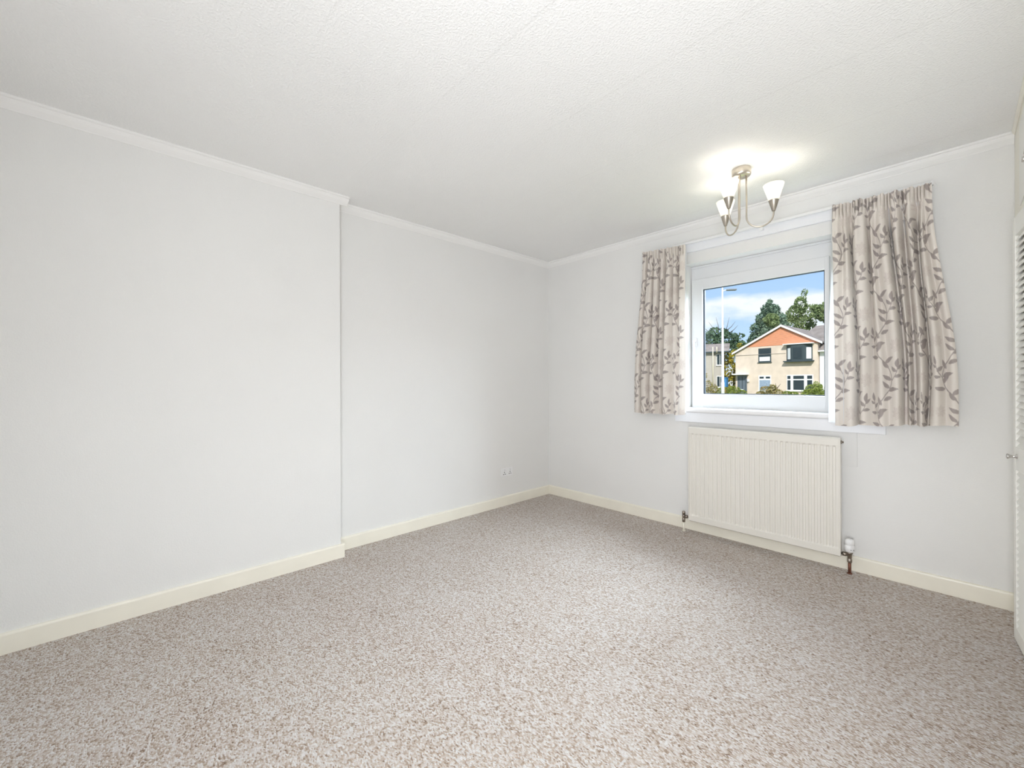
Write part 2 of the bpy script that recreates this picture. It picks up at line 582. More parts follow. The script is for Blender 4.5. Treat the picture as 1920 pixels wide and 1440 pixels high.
def sash(x0, x1, z0, z1, wl, wr, wt_, wb):
    bm = bmesh.new()
    f0, f1 = FY - 0.018, FY + 0.016
    bbox(bm, x0, x0 + wl, f0, f1, z0, z1, 0.004)
    bbox(bm, x1 - wr, x1, f0, f1, z0, z1, 0.004)
    bbox(bm, x0 + wl - 0.004, x1 - wr + 0.004, f0 + 0.0005, f1, z1 - wt_, z1, 0.004)
    bbox(bm, x0 + wl - 0.004, x1 - wr + 0.004, f0 + 0.0005, f1, z0, z0 + wb, 0.004)
    s = bm_obj('sash', bm, M['upvc'], win)
    gx0, gx1, gz0, gz1 = x0 + wl, x1 - wr, z0 + wb, z1 - wt_
    bm = bmesh.new()
    g = 0.006
    bbox(bm, gx0 - 0.002, gx0 + 0.012, f0 + 0.018, f0 + 0.030, gz0, gz1)
    bbox(bm, gx1 - g, gx1 + 0.002, f0 + 0.018, f0 + 0.030, gz0, gz1)
    bbox(bm, gx0, gx1, f0 + 0.018, f0 + 0.030, gz1 - g, gz1 + 0.002)
    bbox(bm, gx0, gx1, f0 + 0.018, f0 + 0.030, gz0 - 0.002, gz0 + g)
    bm_obj('gasket', bm, M['gasket'], s)
    box('pane', gx0 - 0.002, gx1 + 0.002, f0 + 0.030, f0 + 0.036, gz0 - 0.002, gz1 + 0.002, M['glass'], s)
    return s


s1 = sash(1.519, 2.462, 0.990, 2.066, 0.090, 0.028, 0.090, 0.117)
sash(2.498, 2.645, 0.990, 2.066, 0.028, 0.028, 0.090, 0.117)
# espagnolette handle
bm = bmesh.new()
bbox(bm, 1.540, 1.566, FY - 0.030, FY - 0.016, 1.505, 1.575, 0.006)
lathe(bm, [(0.009, 0.0), (0.009, 0.03)], 12, (1.553, FY - 0.055, 1.545), 'Y')
h = bm_obj('handle', bm, M['upvc'], win)
bm = bmesh.new()
bbox(bm, 1.545, 1.561, FY - 0.062, FY - 0.048, 1.430, 1.556, 0.006)
bm_obj('lever', bm, M['upvc'], h)
# small vent/drain caps on the bottom rail
for x in (1.585, 1.605):
    box('drain_cap', x, x + 0.012, FY - 0.021, FY - 0.017, 1.030, 1.037, M['upvc'], win, 0.001)

# sill and apron
bm = bmesh.new()
bbox(bm, WX0 - 0.05, WX1 + 0.05, -0.045, -0.0005, 0.960, 0.996, 0.015, 4)
bbox(bm, WX0 + 0.001, WX1 - 0.001, -0.01, FY - 0.001, 0.960, 0.9955)
o = bm_obj('trim_5', bm, M['sill'])
meta(o, 'white gloss painted window sill with rounded nose', 'window sill', kind='structure')
o = box('trim_6', 1.435, 2.759, -0.022, 0.0, 0.880, 0.959, M['apron'], bevel=0.002)
meta(o, 'white apron board fixed below the window sill', 'board', kind='structure')

# ------------------------------------------------------------------ radiator
rad = empty('radiator', (2.066, -0.085, 0.0))
meta(rad, 'cream single panel fluted radiator mounted on wall below the window', 'radiator')
RX0, RX1, RZ0, RZ1 = 1.583 - 2.066, 2.549 - 2.066, 0.098, 0.850
nf = 29
pitch = (RX1 - RX0 - 0.03) / nf
xs, us = [RX0, RX0 + 0.004, RX0 + 0.012], [0, 0, 0]
for i in range(nf):
    for q, d in ((0.0, 0), (0.22, 0), (0.34, 1), (0.66, 1), (0.78, 0)):
        xs.append(RX0 + 0.015 + (i + q) * pitch)
        us.append(d)
xs += [RX1 - 0.014, RX1 - 0.004, RX1]
us += [0, 0, 0]
zs = [(RZ0, 0.008), (RZ0 + 0.006, 0.0), (RZ0 + 0.040, 0.0), (RZ0 + 0.046, 0.005), (RZ0 + 0.058, 1.0), (RZ1 - 0.062, 1.0), (RZ1 - 0.050, 0.005), (RZ1 - 0.044, 0.0), (RZ1 - 0.008, 0.0), (RZ1, 0.010)]
bm = bmesh.new()
yf = -0.020
grid = []
for z, w in zs:
    row = []
    for x, u in zip(xs, us):
        y = yf
        if w > 0.5:
            y = yf + 0.004 + (0.006 if u else 0.0)
        elif z in (RZ0, RZ1):
            y = yf + w
        if x in (RX0, RX1):
            y = max(y, yf + 0.006)
        row.append(bm.verts.new((x, y, z)))
    grid.append(row)
for a, b in zip(grid, grid[1:]):
    for i in range(len(xs) - 1):
        bm.faces.new((a[i], a[i + 1], b[i + 1], b[i]))
# back and sides
by = 0.020
bk = [[bm.verts.new((x, by, z)) for x in (RX0, RX1)] for z in (RZ0, RZ1)]
bm.faces.new((bk[0][0], bk[1][0], bk[1][1], bk[0][1]))
bm.faces.new([r[0] for r in grid] + [bk[1][0], bk[0][0]])
bm.faces.new([r[-1] for r in reversed(grid)] + [bk[0][1], bk[1][1]])
bm.faces.new(list(reversed(grid[0])) + [bk[0][0], bk[0][1]])
bm.faces.new(list(grid[-1]) + [bk[1][1], bk[1][0]])
bmesh.ops.recalc_face_normals(bm, faces=bm.faces)
bm_obj('panel', bm, M['rad'], rad)
# welded rim along the ends
for nm, x in (('end_seam', RX0 - 0.002), ('end_seam', RX1 - 0.006)):
    box(nm, x, x + 0.008, yf - 0.003, by + 0.002, RZ0 + 0.004, RZ1 - 0.004, M['rad'], rad, 0.0025)
for x in (RX0 + 0.15, RX1 - 0.15):
    box('bracket', x - 0.02, x + 0.02, by, 0.0757, 0.25, 0.72, M['rad'], rad)
# bleed plug
bm = bmesh.new()
lathe(bm, [(0.010, 0), (0.010, 0.008), (0.006, 0.009), (0.006, 0.016)], 12, (RX1, 0.0, 0.822), 'X')
bm_obj('bleed_plug', bm, M['brass'], rad)
# lockshield valve at the left
vx = 1.534 - 2.066
bm = bmesh.new()
lathe(bm, [(0.009, 0.072), (0.012, 0.076), (0.012, 0.104), (0.009, 0.108), (0.011, 0.110), (0.011, 0.128), (0.008, 0.132), (0.012, 0.134), (0.012, 0.156), (0.009, 0.160)], 14, (vx, 0, 0))
lathe(bm, [(0.010, 0), (0.010, 0.014), (0.013, 0.015), (0.013, 0.03), (0.008, 0.031), (0.008, 0.05)], 14, (vx, 0, 0.120), 'X')
v = bm_obj('lockshield_valve', bm, M['brass'], rad)
bm = bmesh.new()
lathe(bm, [(0.0085, 0.0), (0.0085, 0.074)], 12, (vx, 0, 0))
lathe(bm, [(0.014, 0.001), (0.012, 0.006)], 12, (vx, 0, 0))
bm_obj('supply_pipe', bm, M['skirt'], v)
# thermostatic valve at the right
vx = 2.592 - 2.066
bm = bmesh.new()
lathe(bm, [(0.010, 0.070), (0.013, 0.075), (0.013, 0.092), (0.010, 0.095), (0.012, 0.10), (0.013, 0.125), (0.017, 0.128), (0.017, 0.140)], 16, (vx, 0, 0))
lathe(bm, [(0.008, -0.055), (0.008, -0.036), (0.013, -0.035), (0.013, -0.017), (0.010, -0.015), (0.010, 0.0)], 14, (vx, 0, 0.118), 'X')
v = bm_obj('thermostatic_valve', bm, M['brass'], rad)
bm = bmesh.new()
lathe(bm, [(0.018, 0.138), (0.0235, 0.146), (0.026, 0.160), (0.0265, 0.178), (0.0235, 0.180), (0.0235, 0.184), (0.0255, 0.186), (0.0250, 0.200), (0.023, 0.212), (0.018, 0.218), (0.0, 0.2185)], 28, (vx, 0, 0), cap=False)
bm_obj('valve_head', bm, M['white_plastic'], v)
for a in (-1.15, -0.55):
    bm = bmesh.new()
    lathe(bm, [(0.003, 0.0), (0.003, 0.004)], 8, (0, 0, 0), 'X')
    mk = bm_obj('number_mark', bm, M['grey_mark'], v)
    mk.location = (vx + 0.0225 * math.cos(a), 0.0225 * math.sin(a), 0.157)
    mk.rotation_euler = (0, 0, a)
bm = bmesh.new()
lathe(bm, [(0.0085, 0.0), (0.0085, 0.074)], 12, (vx, 0, 0))
lathe(bm, [(0.015, 0.001), (0.012, 0.007)], 12, (vx, 0, 0))
bm_obj('supply_pipe', bm, M['copper'], v)

o = box('lining_paper_sheet', 1.62, 2.621, -0.009, 0.0, 0.662, 0.879, M['patch'], bevel=0.001)
meta(o, 'pale lining paper sheet stuck on wall behind the radiator', 'paper sheet')

# ------------------------------------------------------------------ socket
so = empty('power_socket', (0.0, -0.626, 0.326))
meta(so, 'white double power socket on the alcove wall near the corner', 'socket')
bm = bmesh.new()
bbox(bm, 0.0, 0.010, -0.076, 0.076, -0.042, 0.042, 0.004)
bm_obj('face_plate', bm, M['white_plastic'], so)
for sgn in (-1, 1):
    box('switch', 0.009, 0.014, sgn * 0.037 - 0.007, sgn * 0.037 + 0.007, 0.008, 0.028, M['white_plastic'], so, 0.0015)
    box('switch_mark', 0.0135, 0.0146, sgn * 0.037 - 0.004, sgn * 0.037 + 0.004, 0.021, 0.025, M['grey_mark'], so)
    for dy, dz, w, hh in ((0, 0.002, 0.003, 0.007), (-0.011, -0.016, 0.006, 0.003), (0.011, -0.016, 0.006, 0.003)):
        yy = sgn * 0.037 + dy
        box('pin_slot', 0.0095, 0.0106, yy - w, yy + w, dz - hh - 0.003, dz + hh - 0.003, M['dark'], so)

# ------------------------------------------------------------------ curtain rail and batten
o = box('curtain_batten', 1.20, 2.925, -0.022, 0.0, 2.266, 2.334, M['apron'], bevel=0.002)
meta(o, 'white painted wooden batten behind the curtain rail', 'batten')
rail = empty('curtain_rail', (2.07, -0.05, 2.334))
meta(rail, 'slim white curtain track running above the window', 'curtain rail')
bm = bmesh.new()
bbox(bm, -0.885, 0.66, -0.011, 0.011, -0.010, 0.008, 0.003)
bm_obj('track', bm, M['white_plastic'], rail)
bm = bmesh.new()
bbox(bm, 0.60, 0.885, -0.013, 0.013, -0.011, 0.0105, 0.003)
bm_obj('track_extension', bm, M['white_plastic'], rail)
for x in (-0.72, 0.02, 0.80):
    bm = bmesh.new()
    bbox(bm, x - 0.014, x + 0.014, 0.004, 0.0285, -0.034, 0.010, 0.002)
    bm_obj('bracket', bm, M['white_plastic'], rail)
for x in (-0.90, 0.885):
    bm = bmesh.new()
    bbox(bm, x, x + 0.015, -0.015, 0.015, -0.014, 0.012, 0.004)
    bm_obj('end_stop', bm, M['white_plastic'], rail)

# ------------------------------------------------------------------ curtains


def sstep(a, b, x):
    t = np.clip((x - a) / (b - a), 0, 1)
    return t * t * (3 - 2 * t)


def leaf_sdf(u, v, cx, cy, ang, L, Wd):
    """pointed leaf starting at (cx,cy); returns mask 0..1"""
    c, s = math.cos(ang), math.sin(ang)
    a = (u - cx) * c + (v - cy) * s
    b = -(u - cx) * s + (v - cy) * c
    q = np.clip(a / L, 0, 1)
    w = Wd * (np.sin(np.pi * q ** 0.85)) ** 0.9 + 1e-6
    inside = (a > 0) & (a < L)
    b2 = b - 0.12 * L * np.sin(np.pi * q) * 0.5
    m = 1 - sstep(-0.0015, 0.0015, np.abs(b2) - w)
    return np.where(inside, m, 0.0)


def stem_sdf(u, v, pts, wd):
    m = np.zeros_like(u)
    for (x0, y0), (x1, y1) in zip(pts, pts[1:]):
        dx, dy = x1 - x0, y1 - y0
        L2 = dx * dx + dy * dy
        t = np.clip(((u - x0) * dx + (v - y0) * dy) / L2, 0, 1)
        d = np.hypot(u - x0 - t * dx, v - y0 - t * dy)
        m = np.maximum(m, 1 - sstep(wd * 0.6, wd * 1.7, d))
    return m


TW, TH = 0.235, 0.40


def bez(p0, p1, p2, n=9):
    return [((1 - t) ** 2 * p0[0] + 2 * (1 - t) * t * p1[0] + t * t * p2[0], (1 - t) ** 2 * p0[1] + 2 * (1 - t) * t * p1[1] + t * t * p2[1]) for t in [i / (n - 1) for i in range(n)]]


def pattern(u, v):
    """vine print: returns (leaf mask, flower mask) for flat cloth coordinates in metres (v upward)"""
    colm = np.floor(u / TW)
    uu = u - colm * TW
    vv0 = v + (colm % 2) * TH * 0.5
    leaf = np.zeros_like(u)
    flow = np.zeros_like(u)
    main = [(0.105 + 0.050 * math.sin(2 * math.pi * i / 20), TH * i / 20) for i in range(21)]
    br1 = bez((0.150, 0.085), (0.185, 0.115), (0.190, 0.165))
    br2 = bez((0.062, 0.285), (0.030, 0.320), (0.026, 0.370))
    leaves = [
        (0.125, 0.03, 0.15, 0.070, 0.0125), (0.135, 0.045, 2.35, 0.062, 0.0115), (0.152, 0.095, 2.65, 0.068, 0.012),
        (0.172, 0.112, 0.15, 0.048, 0.010), (0.186, 0.140, 2.25, 0.045, 0.010), (0.190, 0.165, 1.45, 0.058, 0.011),
        (0.190, 0.155, 0.75, 0.044, 0.009), (0.132, 0.165, 2.2, 0.065, 0.012), (0.112, 0.195, 0.55, 0.070, 0.0125),
        (0.075, 0.232, 3.0, 0.066, 0.012), (0.062, 0.262, 0.95, 0.066, 0.012), (0.058, 0.300, 0.30, 0.066, 0.0125),
        (0.045, 0.300, 3.0, 0.042, 0.009), (0.030, 0.330, 0.75, 0.046, 0.010), (0.026, 0.370, 1.75, 0.055, 0.011),
        (0.027, 0.355, 2.6, 0.034, 0.008), (0.085, 0.345, 1.95, 0.058, 0.011), (0.098, 0.372, 0.35, 0.060, 0.0115),
    ]
    flowers = [(0.195, 0.300, 0.046), (0.045, 0.105, 0.036)]
    for dv in (-TH, 0.0, TH):
        vv = vv0 - np.floor(vv0 / TH) * TH + dv
        for du in (-TW, 0.0, TW):
            # neighbours in the adjoining column carry the half drop
            a = uu + du
            b = vv + (TH * 0.5 if du != 0 else 0.0)
            if du == 0.0:
                leaf = np.maximum(leaf, stem_sdf(a, b, main, 0.0024))
            leaf = np.maximum(leaf, stem_sdf(a, b, br1, 0.0017))
            leaf = np.maximum(leaf, stem_sdf(a, b, br2, 0.0017))
            for cx, cy, an, L, Wd in leaves:
                leaf = np.maximum(leaf, leaf_sdf(a, b, cx, cy, an, L, Wd))
            for cx, cy, r in flowers:
                d = np.hypot(a - cx, (b - cy) * 0.85)
                th = np.arctan2(b - cy, a - cx)
                edge = r * (0.85 + 0.15 * np.sin(th * 9))
                rays = 0.55 + 0.45 * np.sin(th * 17 + d * 420)
                flow = np.maximum(flow, (1 - sstep(edge * 0.7, edge, d)) * rays)
    return leaf, flow


def make_curtain(name, label, top, bot, zt, zb, valleys, nx, nz, seed, back_y, front_y, lining_side):
    rng = np.random.RandomState(seed)
    s = np.linspace(0, 1, nx)
    t = np.linspace(0, 1, nz)
    S, T = np.meshgrid(s, t)
    e = sstep(0.0, 0.85, T)          # spread from gathered top to full hem
    X0 = top[0] + (bot[0] - top[0]) * e
    X1 = top[1] + (bot[1] - top[1]) * e
    X = X0 + (X1 - X0) * S
    ZT = zt[0] + (zt[1] - zt[0]) * S
    ZB = zb[0] + (zb[1] - zb[0]) * S
    Z = ZT + (ZB - ZT) * T
    Y = np.full_like(S, front_y)
    head = 1 - sstep(0.035, 0.075, T)
    amp = 0.30 + 0.70 * sstep(0.03, 0.22, T)
    bounds = [np.zeros_like(S)]
    for st, sb, dt, db, wt_, wb in valleys:
        c = st + (sb - st) * T + 0.006 * np.sin(T * 5 + sb * 20)
        d = dt + (db - dt) * T
        w = wt_ + (wb - wt_) * T
        q = (S - c) / w
        prof = np.exp(-np.abs(q) ** 2.4)
        Y += amp * d * prof
        X -= amp * 0.97 * (X1 - X0) * w * q * np.exp(-(q / 1.9) ** 2) * np.clip(d / 0.07, 0, 1)
        bounds.append(c)
    # each ridge swells between its two valleys
    bounds.append(np.ones_like(S))
    for b0, b1 in zip(bounds, bounds[1:]):
        fr_ = np.clip((S - b0) / np.maximum(b1 - b0, 1e-4), 0, 1)
        wd = (b1 - b0) * (X1 - X0)
        Y -= amp * np.clip(wd * 0.28, 0.0, 0.030) * np.sin(np.pi * fr_) ** 0.9 * ((S >= b0) & (S < b1))
    # gentle rounding of the ridges and slow waves
    Y += 0.003 * np.sin(S * 37 + T * 1.5 + seed) * amp + 0.002 * np.sin(S * 71 + seed * 2 - T * 2) * amp
    Y += 0.003 * np.sin(T * 9 + S * 8)
    # pencil pleats of the heading
    npl = (top[1] - top[0]) * 62
    ph = S * npl * 2 * np.pi + 0.9 * np.sin(S * 23)
    Y += head * (0.009 + 0.004 * np.sin(S * 41 + seed)) * np.sin(ph)
    X += head * 0.0025 * np.cos(ph)
    fade = sstep(0.06, 0.10, T) * (1 - sstep(0.10, 0.35, T))
    Y += fade * 0.003 * np.sin(ph * 0.5)
    Z += 0.004 * np.sin(ph * 0.5) * head * (T < 0.02)
    Z += 0.004 * np.sin(S * 19 + seed) * sstep(0.9, 1, T)
    Y = np.minimum(Y, back_y)
    # flat cloth coordinate from arc length half way down
    r = nz // 2
    dl = np.hypot(np.diff(X[r]), np.diff(Y[r]))
    U = np.concatenate([[0], np.cumsum(dl)])
    UU = np.tile(U, (nz, 1)) + 0.11 * seed
    VV = -(T * (zt[0] - zb[0])) + 0.07 * seed
    lf, fl = pattern(UU, VV)
    base = np.array([0.81, 0.755, 0.695])
    leafc = np.array([0.36, 0.31, 0.295])
    flowc = np.array([0.60, 0.515, 0.475])
    weave = (0.5 + 0.5 * np.sin(VV * 900)) * 0.10
    c = base[None, None, :] * np.ones((nz, nx, 1))
    k = (0.62 * fl)[..., None]
    c = c * (1 - k) + flowc * k
    k = ((0.92 - weave) * lf)[..., None]
    c = c * (1 - k) + leafc * k
    root = empty(name, (0.5 * (top[0] + top[1]), -0.09, zb[0]))
    org = np.array(root.location)

    def sheet(nm, X, Y, Z, mat, col=None, parent=root):
        P = np.stack([X, Y, Z], -1) - org
        n_z, n_x = X.shape
        idx = np.arange(n_z * n_x).reshape(n_z, n_x)
        q = np.stack([idx[:-1, :-1], idx[1:, :-1], idx[1:, 1:], idx[:-1, 1:]], -1).reshape(-1, 4)
        me = bpy.data.meshes.new(nm)
        me.vertices.add(n_z * n_x)
        me.vertices.foreach_set('co', P.reshape(-1).astype(np.float32))
        me.loops.add(q.size)
        me.loops.foreach_set('vertex_index', q.reshape(-1).astype(np.int32))
        me.polygons.add(len(q))
        me.polygons.foreach_set('loop_start', (np.arange(len(q)) * 4).astype(np.int32))
        me.polygons.foreach_set('loop_total', np.full(len(q), 4, np.int32))
        me.update(calc_edges=True)
        if col is not None:
            at = me.color_attributes.new('print', 'FLOAT_COLOR', 'POINT')
            rgba = np.ones((n_z * n_x, 4), np.float32)
            rgba[:, :3] = col.reshape(-1, 3)
            at.data.foreach_set('color', rgba.reshape(-1))
        return link(nm, me, mat, parent, True)

    sheet('drape', X, Y, Z, M['print'], c)
    # lining hangs behind, slightly shorter, wrapping to the window-side edge
    st = 4
    Xl, Yl, Zl = X[::st, ::st].copy(), Y[::st, ::st] + 0.010, Z[::st, ::st].copy()
    if lining_side < 0:
        Xl = Xl + np.clip(0.10 - S[::st, ::st], 0, 1) / 0.10 * -(0.008 + 0.030 * sstep(0.1, 0.8, T[::st, ::st]))
        Yl = Yl + np.clip(0.06 - S[::st, ::st], 0, 1) / 0.06 * 0.012
    else:
        Xl = Xl + np.clip(S[::st, ::st] - 0.94, 0, 1) / 0.06 * 0.010
        Yl = Yl + np.clip(S[::st, ::st] - 0.94, 0, 1) / 0.06 * 0.012
    Zl = Zl + 0.006 * T[::st, ::st] - 0.03 * (1 - T[::st, ::st])
    sheet('lining', Xl, Yl, Zl, M['lining'])
    # bunched heading tape behind the pleats
    nh = max(4, int(nz * 0.055))
    sheet('heading_tape', X[:nh:2, ::2], Y[:nh:2, ::2] + 0.005, Z[:nh:2, ::2] - 0.004, M['lining'])
    # hooks
    for k in range(int((top[1] - top[0]) / 0.075) + 1):
        hx = top[0] + 0.012 + k * 0.075
        bm = bmesh.new()
        tube(bm, [(hx, -0.052, 2.326), (hx, -0.060, 2.318), (hx, -0.068, 2.304), (hx, -0.074, 2.290)], 0.0016, 6)
        bmesh.ops.translate(bm, verts=bm.verts, vec=-Vector(org))
        bm_obj('curtain_hook', bm, M['white_plastic'], root)
    meta(root, label, 'curtain')
    return root


make_curtain('curtain', 'wide leaf print curtain gathered at the right of the window', (2.516, 2.966), (2.527, 3.066), (2.318, 2.310), (0.930, 0.962),
             [(0.085, 0.06, 0.030, 0.012, 0.03, 0.03), (0.205, 0.195, 0.095, 0.095, 0.045, 0.052), (0.375, 0.36, 0.075, 0.030, 0.045, 0.045), (0.47, 0.47, 0.030, 0.012, 0.03, 0.03),
              (0.585, 0.590, 0.095, 0.095, 0.045, 0.034), (0.72, 0.665, 0.09, 0.095, 0.040, 0.030), (0.865, 0.770, 0.095, 0.095, 0.042, 0.055), (0.94, 0.93, 0.03, 0.012, 0.03, 0.03)],
             420, 360, 3, -0.052, -0.135, -1)
make_curtain('curtain', 'narrow leaf print curtain drawn back at the left of the window', (1.200, 1.574), (1.118, 1.574), (2.322, 2.300), (0.940, 0.942),
             [(0.11, 0.13, 0.085, 0.085, 0.03, 0.028), (0.27, 0.30, 0.060, 0.022, 0.03, 0.04), (0.42, 0.45, 0.060, 0.025, 0.03, 0.035), (0.56, 0.54, 0.09, 0.09, 0.035, 0.032),
              (0.70, 0.74, 0.030, 0.040, 0.03, 0.08), (0.84, 0.88, 0.065, 0.014, 0.035, 0.04)],
             300, 360, 1, -0.052, -0.132, 1)

# ------------------------------------------------------------------ ceiling light
LX, LY = 2.162, -0.662
lamp = empty('ceiling_light', (LX, LY, CH))
meta(lamp, 'three arm brushed nickel ceiling light with frosted glass shades', 'ceiling light')
bm = bmesh.new()
lathe(bm, [(0.050, 0.0), (0.052, -0.003), (0.052, -0.038), (0.048, -0.045), (0.0, -0.046)], 40, cap=False)
bm_obj('ceiling_rose', bm, M['nickel'], lamp)
R0, R1 = 0.026, 0.167
fwv, rtv = _fw, _r0
dirs = [(-0.133, -0.105), (0.146, -0.067), (-0.013, 0.171)]
for a, b in dirs:
    d = (rtv * a + fwv * b).normalized()
    rr = (R1 - R0) / 2
    zb = 2.205 - CH
    pts = [d * R0 + Vector((0, 0, -0.040)), d * R0 + Vector((0, 0, -0.12)), d * (R0 + 0.001) + Vector((0, 0, -0.2)), d * (R0 + 0.0) + Vector((0, 0, zb))]
    for i in range(1, 17):
        th = math.pi * i / 16
        pts.append(d * (R0 + rr - rr * math.cos(th)) + Vector((0, 0, zb - rr * math.sin(th))))
    pts.append(d * R1 + Vector((0, 0, 2.220 - CH)))
    bm = bmesh.new()
    tube(bm, pts, 0.0048, 10)
    arm = bm_obj('arm', bm, M['nickel'], lamp)
    cx, cy = d.x * R1, d.y * R1
    bm = bmesh.new()
    lathe(bm, [(0.006, -0.285), (0.009, -0.283), (0.0265, -0.224), (0.0275, -0.222), (0.0245, -0.222), (0.0, -0.228)], 28, (cx, cy, 0), cap=False)
    bm_obj('lamp_holder', bm, M['nickel_cup'], arm)
    bm = bmesh.new()
    lathe(bm, [(0.0255, -0.224), (0.031, -0.205), (0.042, -0.168), (0.0545, -0.130), (0.0552, -0.128), (0.0535, -0.129), (0.040, -0.168), (0.029, -0.205), (0.0235, -0.223)], 36, (cx, cy, 0), cap=False)
    bm_obj('lamp_shade', bm, M['shade'], arm)
    bm = bmesh.new()
    lathe(bm, [(0.0, -0.214), (0.008, -0.212), (0.013, -0.198), (0.0145, -0.184), (0.011, -0.172), (0.0, -0.167)], 16, (cx, cy, 0), cap=False)
    bm_obj('bulb', bm, M['bulb'], arm)
    pl = bpy.data.lights.new('bulb_light', 'POINT')
    pl.energy = 0.62
    pl.color = (1.0, 0.93, 0.82)
    pl.shadow_soft_size = 0.03
    po = bpy.data.objects.new('bulb_light', pl)
    COL.objects.link(po)
    po.parent = lamp
    po.location = (cx, cy, -0.150)

# ------------------------------------------------------------------ fitted wardrobe
ward = empty('wardrobe', (XW, 0.0, 0.0))
meta(ward, 'cream fitted wardrobe with louvred doors along the right wall', 'wardrobe')
WL = 2.40           # length along the wall


def wbox(name, x0, x1, y0, y1, z0, z1, mat, parent=ward, bevel=0.0015):
    return box(name, x0, x1, y0, y1, z0, z1, mat, parent, bevel)


wbox('frame_stile', 0.0, 0.025, -0.376, -0.0005, 0.0, CH - 0.001, M['ward_cream'])
wbox('frame_stile', 0.0, 0.025, -WL, -WL + 0.06, 0.0, CH - 0.001, M['ward_cream'])
wbox('end_panel', 0.025, 0.582, -WL, -WL + 0.02, 0.0, CH - 0.001, M['ward'])
wbox('frame_rail', 0.0, 0.025, -WL + 0.06, -0.376, 1.964, 2.03, M['ward_cream'])
wbox('frame_rail', 0.0, 0.025, -WL + 0.06, -0.376, CH - 0.075, CH - 0.001, M['ward_cream'])
wbox('shelf', 0.03, 0.58, -WL + 0.02, -0.002, 1.975, 1.995, M['ward_in'])
wbox('plinth', 0.03, 0.05, -WL + 0.06, -0.376, 0.0, 0.004, M['ward_cream'])
nd = 4
dw = (WL - 0.06 - 0.382) / nd
for i in range(nd):
    y1 = -0.382 - i * dw
    y0 = y1 - dw + 0.004
    dw_ = y1 - y0
    # upper cupboard door
    ud = wbox('cupboard_door', -0.004, 0.016, y0, y1 if i else -0.31, 2.035, CH - 0.08, M['ward'])
    bm = bmesh.new()
    lathe(bm, [(0.006, 0.0), (0.005, -0.012), (0.012, -0.022), (0.010, -0.028), (0, -0.029)], 12, (-0.004, y0 + 0.04 if i % 2 == 0 else y1 - 0.04, 2.08), 'X', cap=False)
    bm_obj('knob', bm, M['chrome'], ud)
    # louvred door, built about its hinge; the first one stands a little ajar
    ang = math.radians(5.0) if i == 0 else 0.0
    hx = 0.0125
    dr = empty('louvred_door', (hx, y0, 0.0))
    dr.parent = ward
    dr.rotation_euler = (0, 0, ang)
    th = 0.024
    sw = 0.045
    bm = bmesh.new()
    bbox(bm, 0, th, 0, sw, 0.012, 1.957, 0.0015)
    bm_obj('stile', bm, M['ward'], dr)
    bm = bmesh.new()
    bbox(bm, 0, th, dw_ - sw, dw_, 0.012, 1.957, 0.0015)
    bm_obj('stile', bm, M['ward'], dr)
    for z0, z1 in ((0.012, 0.075), (0.800, 0.905), (1.872, 1.957)):
        bm = bmesh.new()
        bbox(bm, 0.0005, th, sw, dw_ - sw, z0, z1, 0.0015)
        bm_obj('rail', bm, M['ward'], dr)
    if i == 0:
        me = bpy.data.meshes.new('slat')
        bm = bmesh.new()
        bbox(bm, -0.003, 0.003, sw - 0.002, dw_ - sw + 0.002, -0.0165, 0.0165, 0.0)
        bmesh.ops.rotate(bm, verts=bm.verts, cent=(0, 0, 0), matrix=Matrix.Rotation(math.radians(30), 3, 'Y'))
        bm.to_mesh(me)
        bm.free()
        me.materials.append(M['ward'])
        slat_me = me
    for za, zb_ in ((0.070, 0.806), (0.900, 1.876)):
        n = int((zb_ - za) / 0.030)
        for q in range(n):
            sl = bpy.data.objects.new('slat', slat_me)
            COL.objects.link(sl)
            sl.parent = dr
            sl.location = (th * 0.5, 0, za + (q + 0.5) * (zb_ - za) / n)
    bm = bmesh.new()
    ky = dw_ - 0.072
    lathe(bm, [(0.010, 0.0), (0.009, -0.003), (0.006, -0.007), (0.0060, -0.016), (0.008, -0.021), (0.012, -0.027), (0.012, -0.030), (0.009, -0.0325), (0.0, -0.033)], 18, (0.0005, ky, 0.862), 'X', cap=False)
    bm_obj('knob', bm, M['chrome'], dr)
# cornice over the wardrobe
o = sweep_profile('trim_7', [(0.0, 2.478), (0.004, 2.478), (0.007, 2.484), (0.011, 2.490), (0.012, 2.4995), (0.0, 2.4995)], (XW - 0.0005, -WL), (XW - 0.0005, -0.051), (-1, 0, 0), M['ward_cream'])
meta(o, 'slim cream moulding along the top of the wardrobe', 'moulding', kind='structure')

# ================================================================== outdoors
o = box('ground', -90, 60, 0.6, 140, -0.40, -0.15, M['grass'])
meta(o, 'grass verge and gardens across the street', 'grass', kind='structure')


def facade_pts(bm, pts, y0, y1):
    a = [bm.verts.new((x, y0, z)) for x, z in pts]
    b = [bm.verts.new((x, y1, z)) for x, z in pts]
    n = len(pts)
    bm.faces.new(a)
    bm.faces.new(list(reversed(b)))
    for i in range(n):
        j = (i + 1) % n
        bm.faces.new((a[j], a[i], b[i], b[j]))
    bmesh.ops.recalc_face_normals(bm, faces=bm.faces)


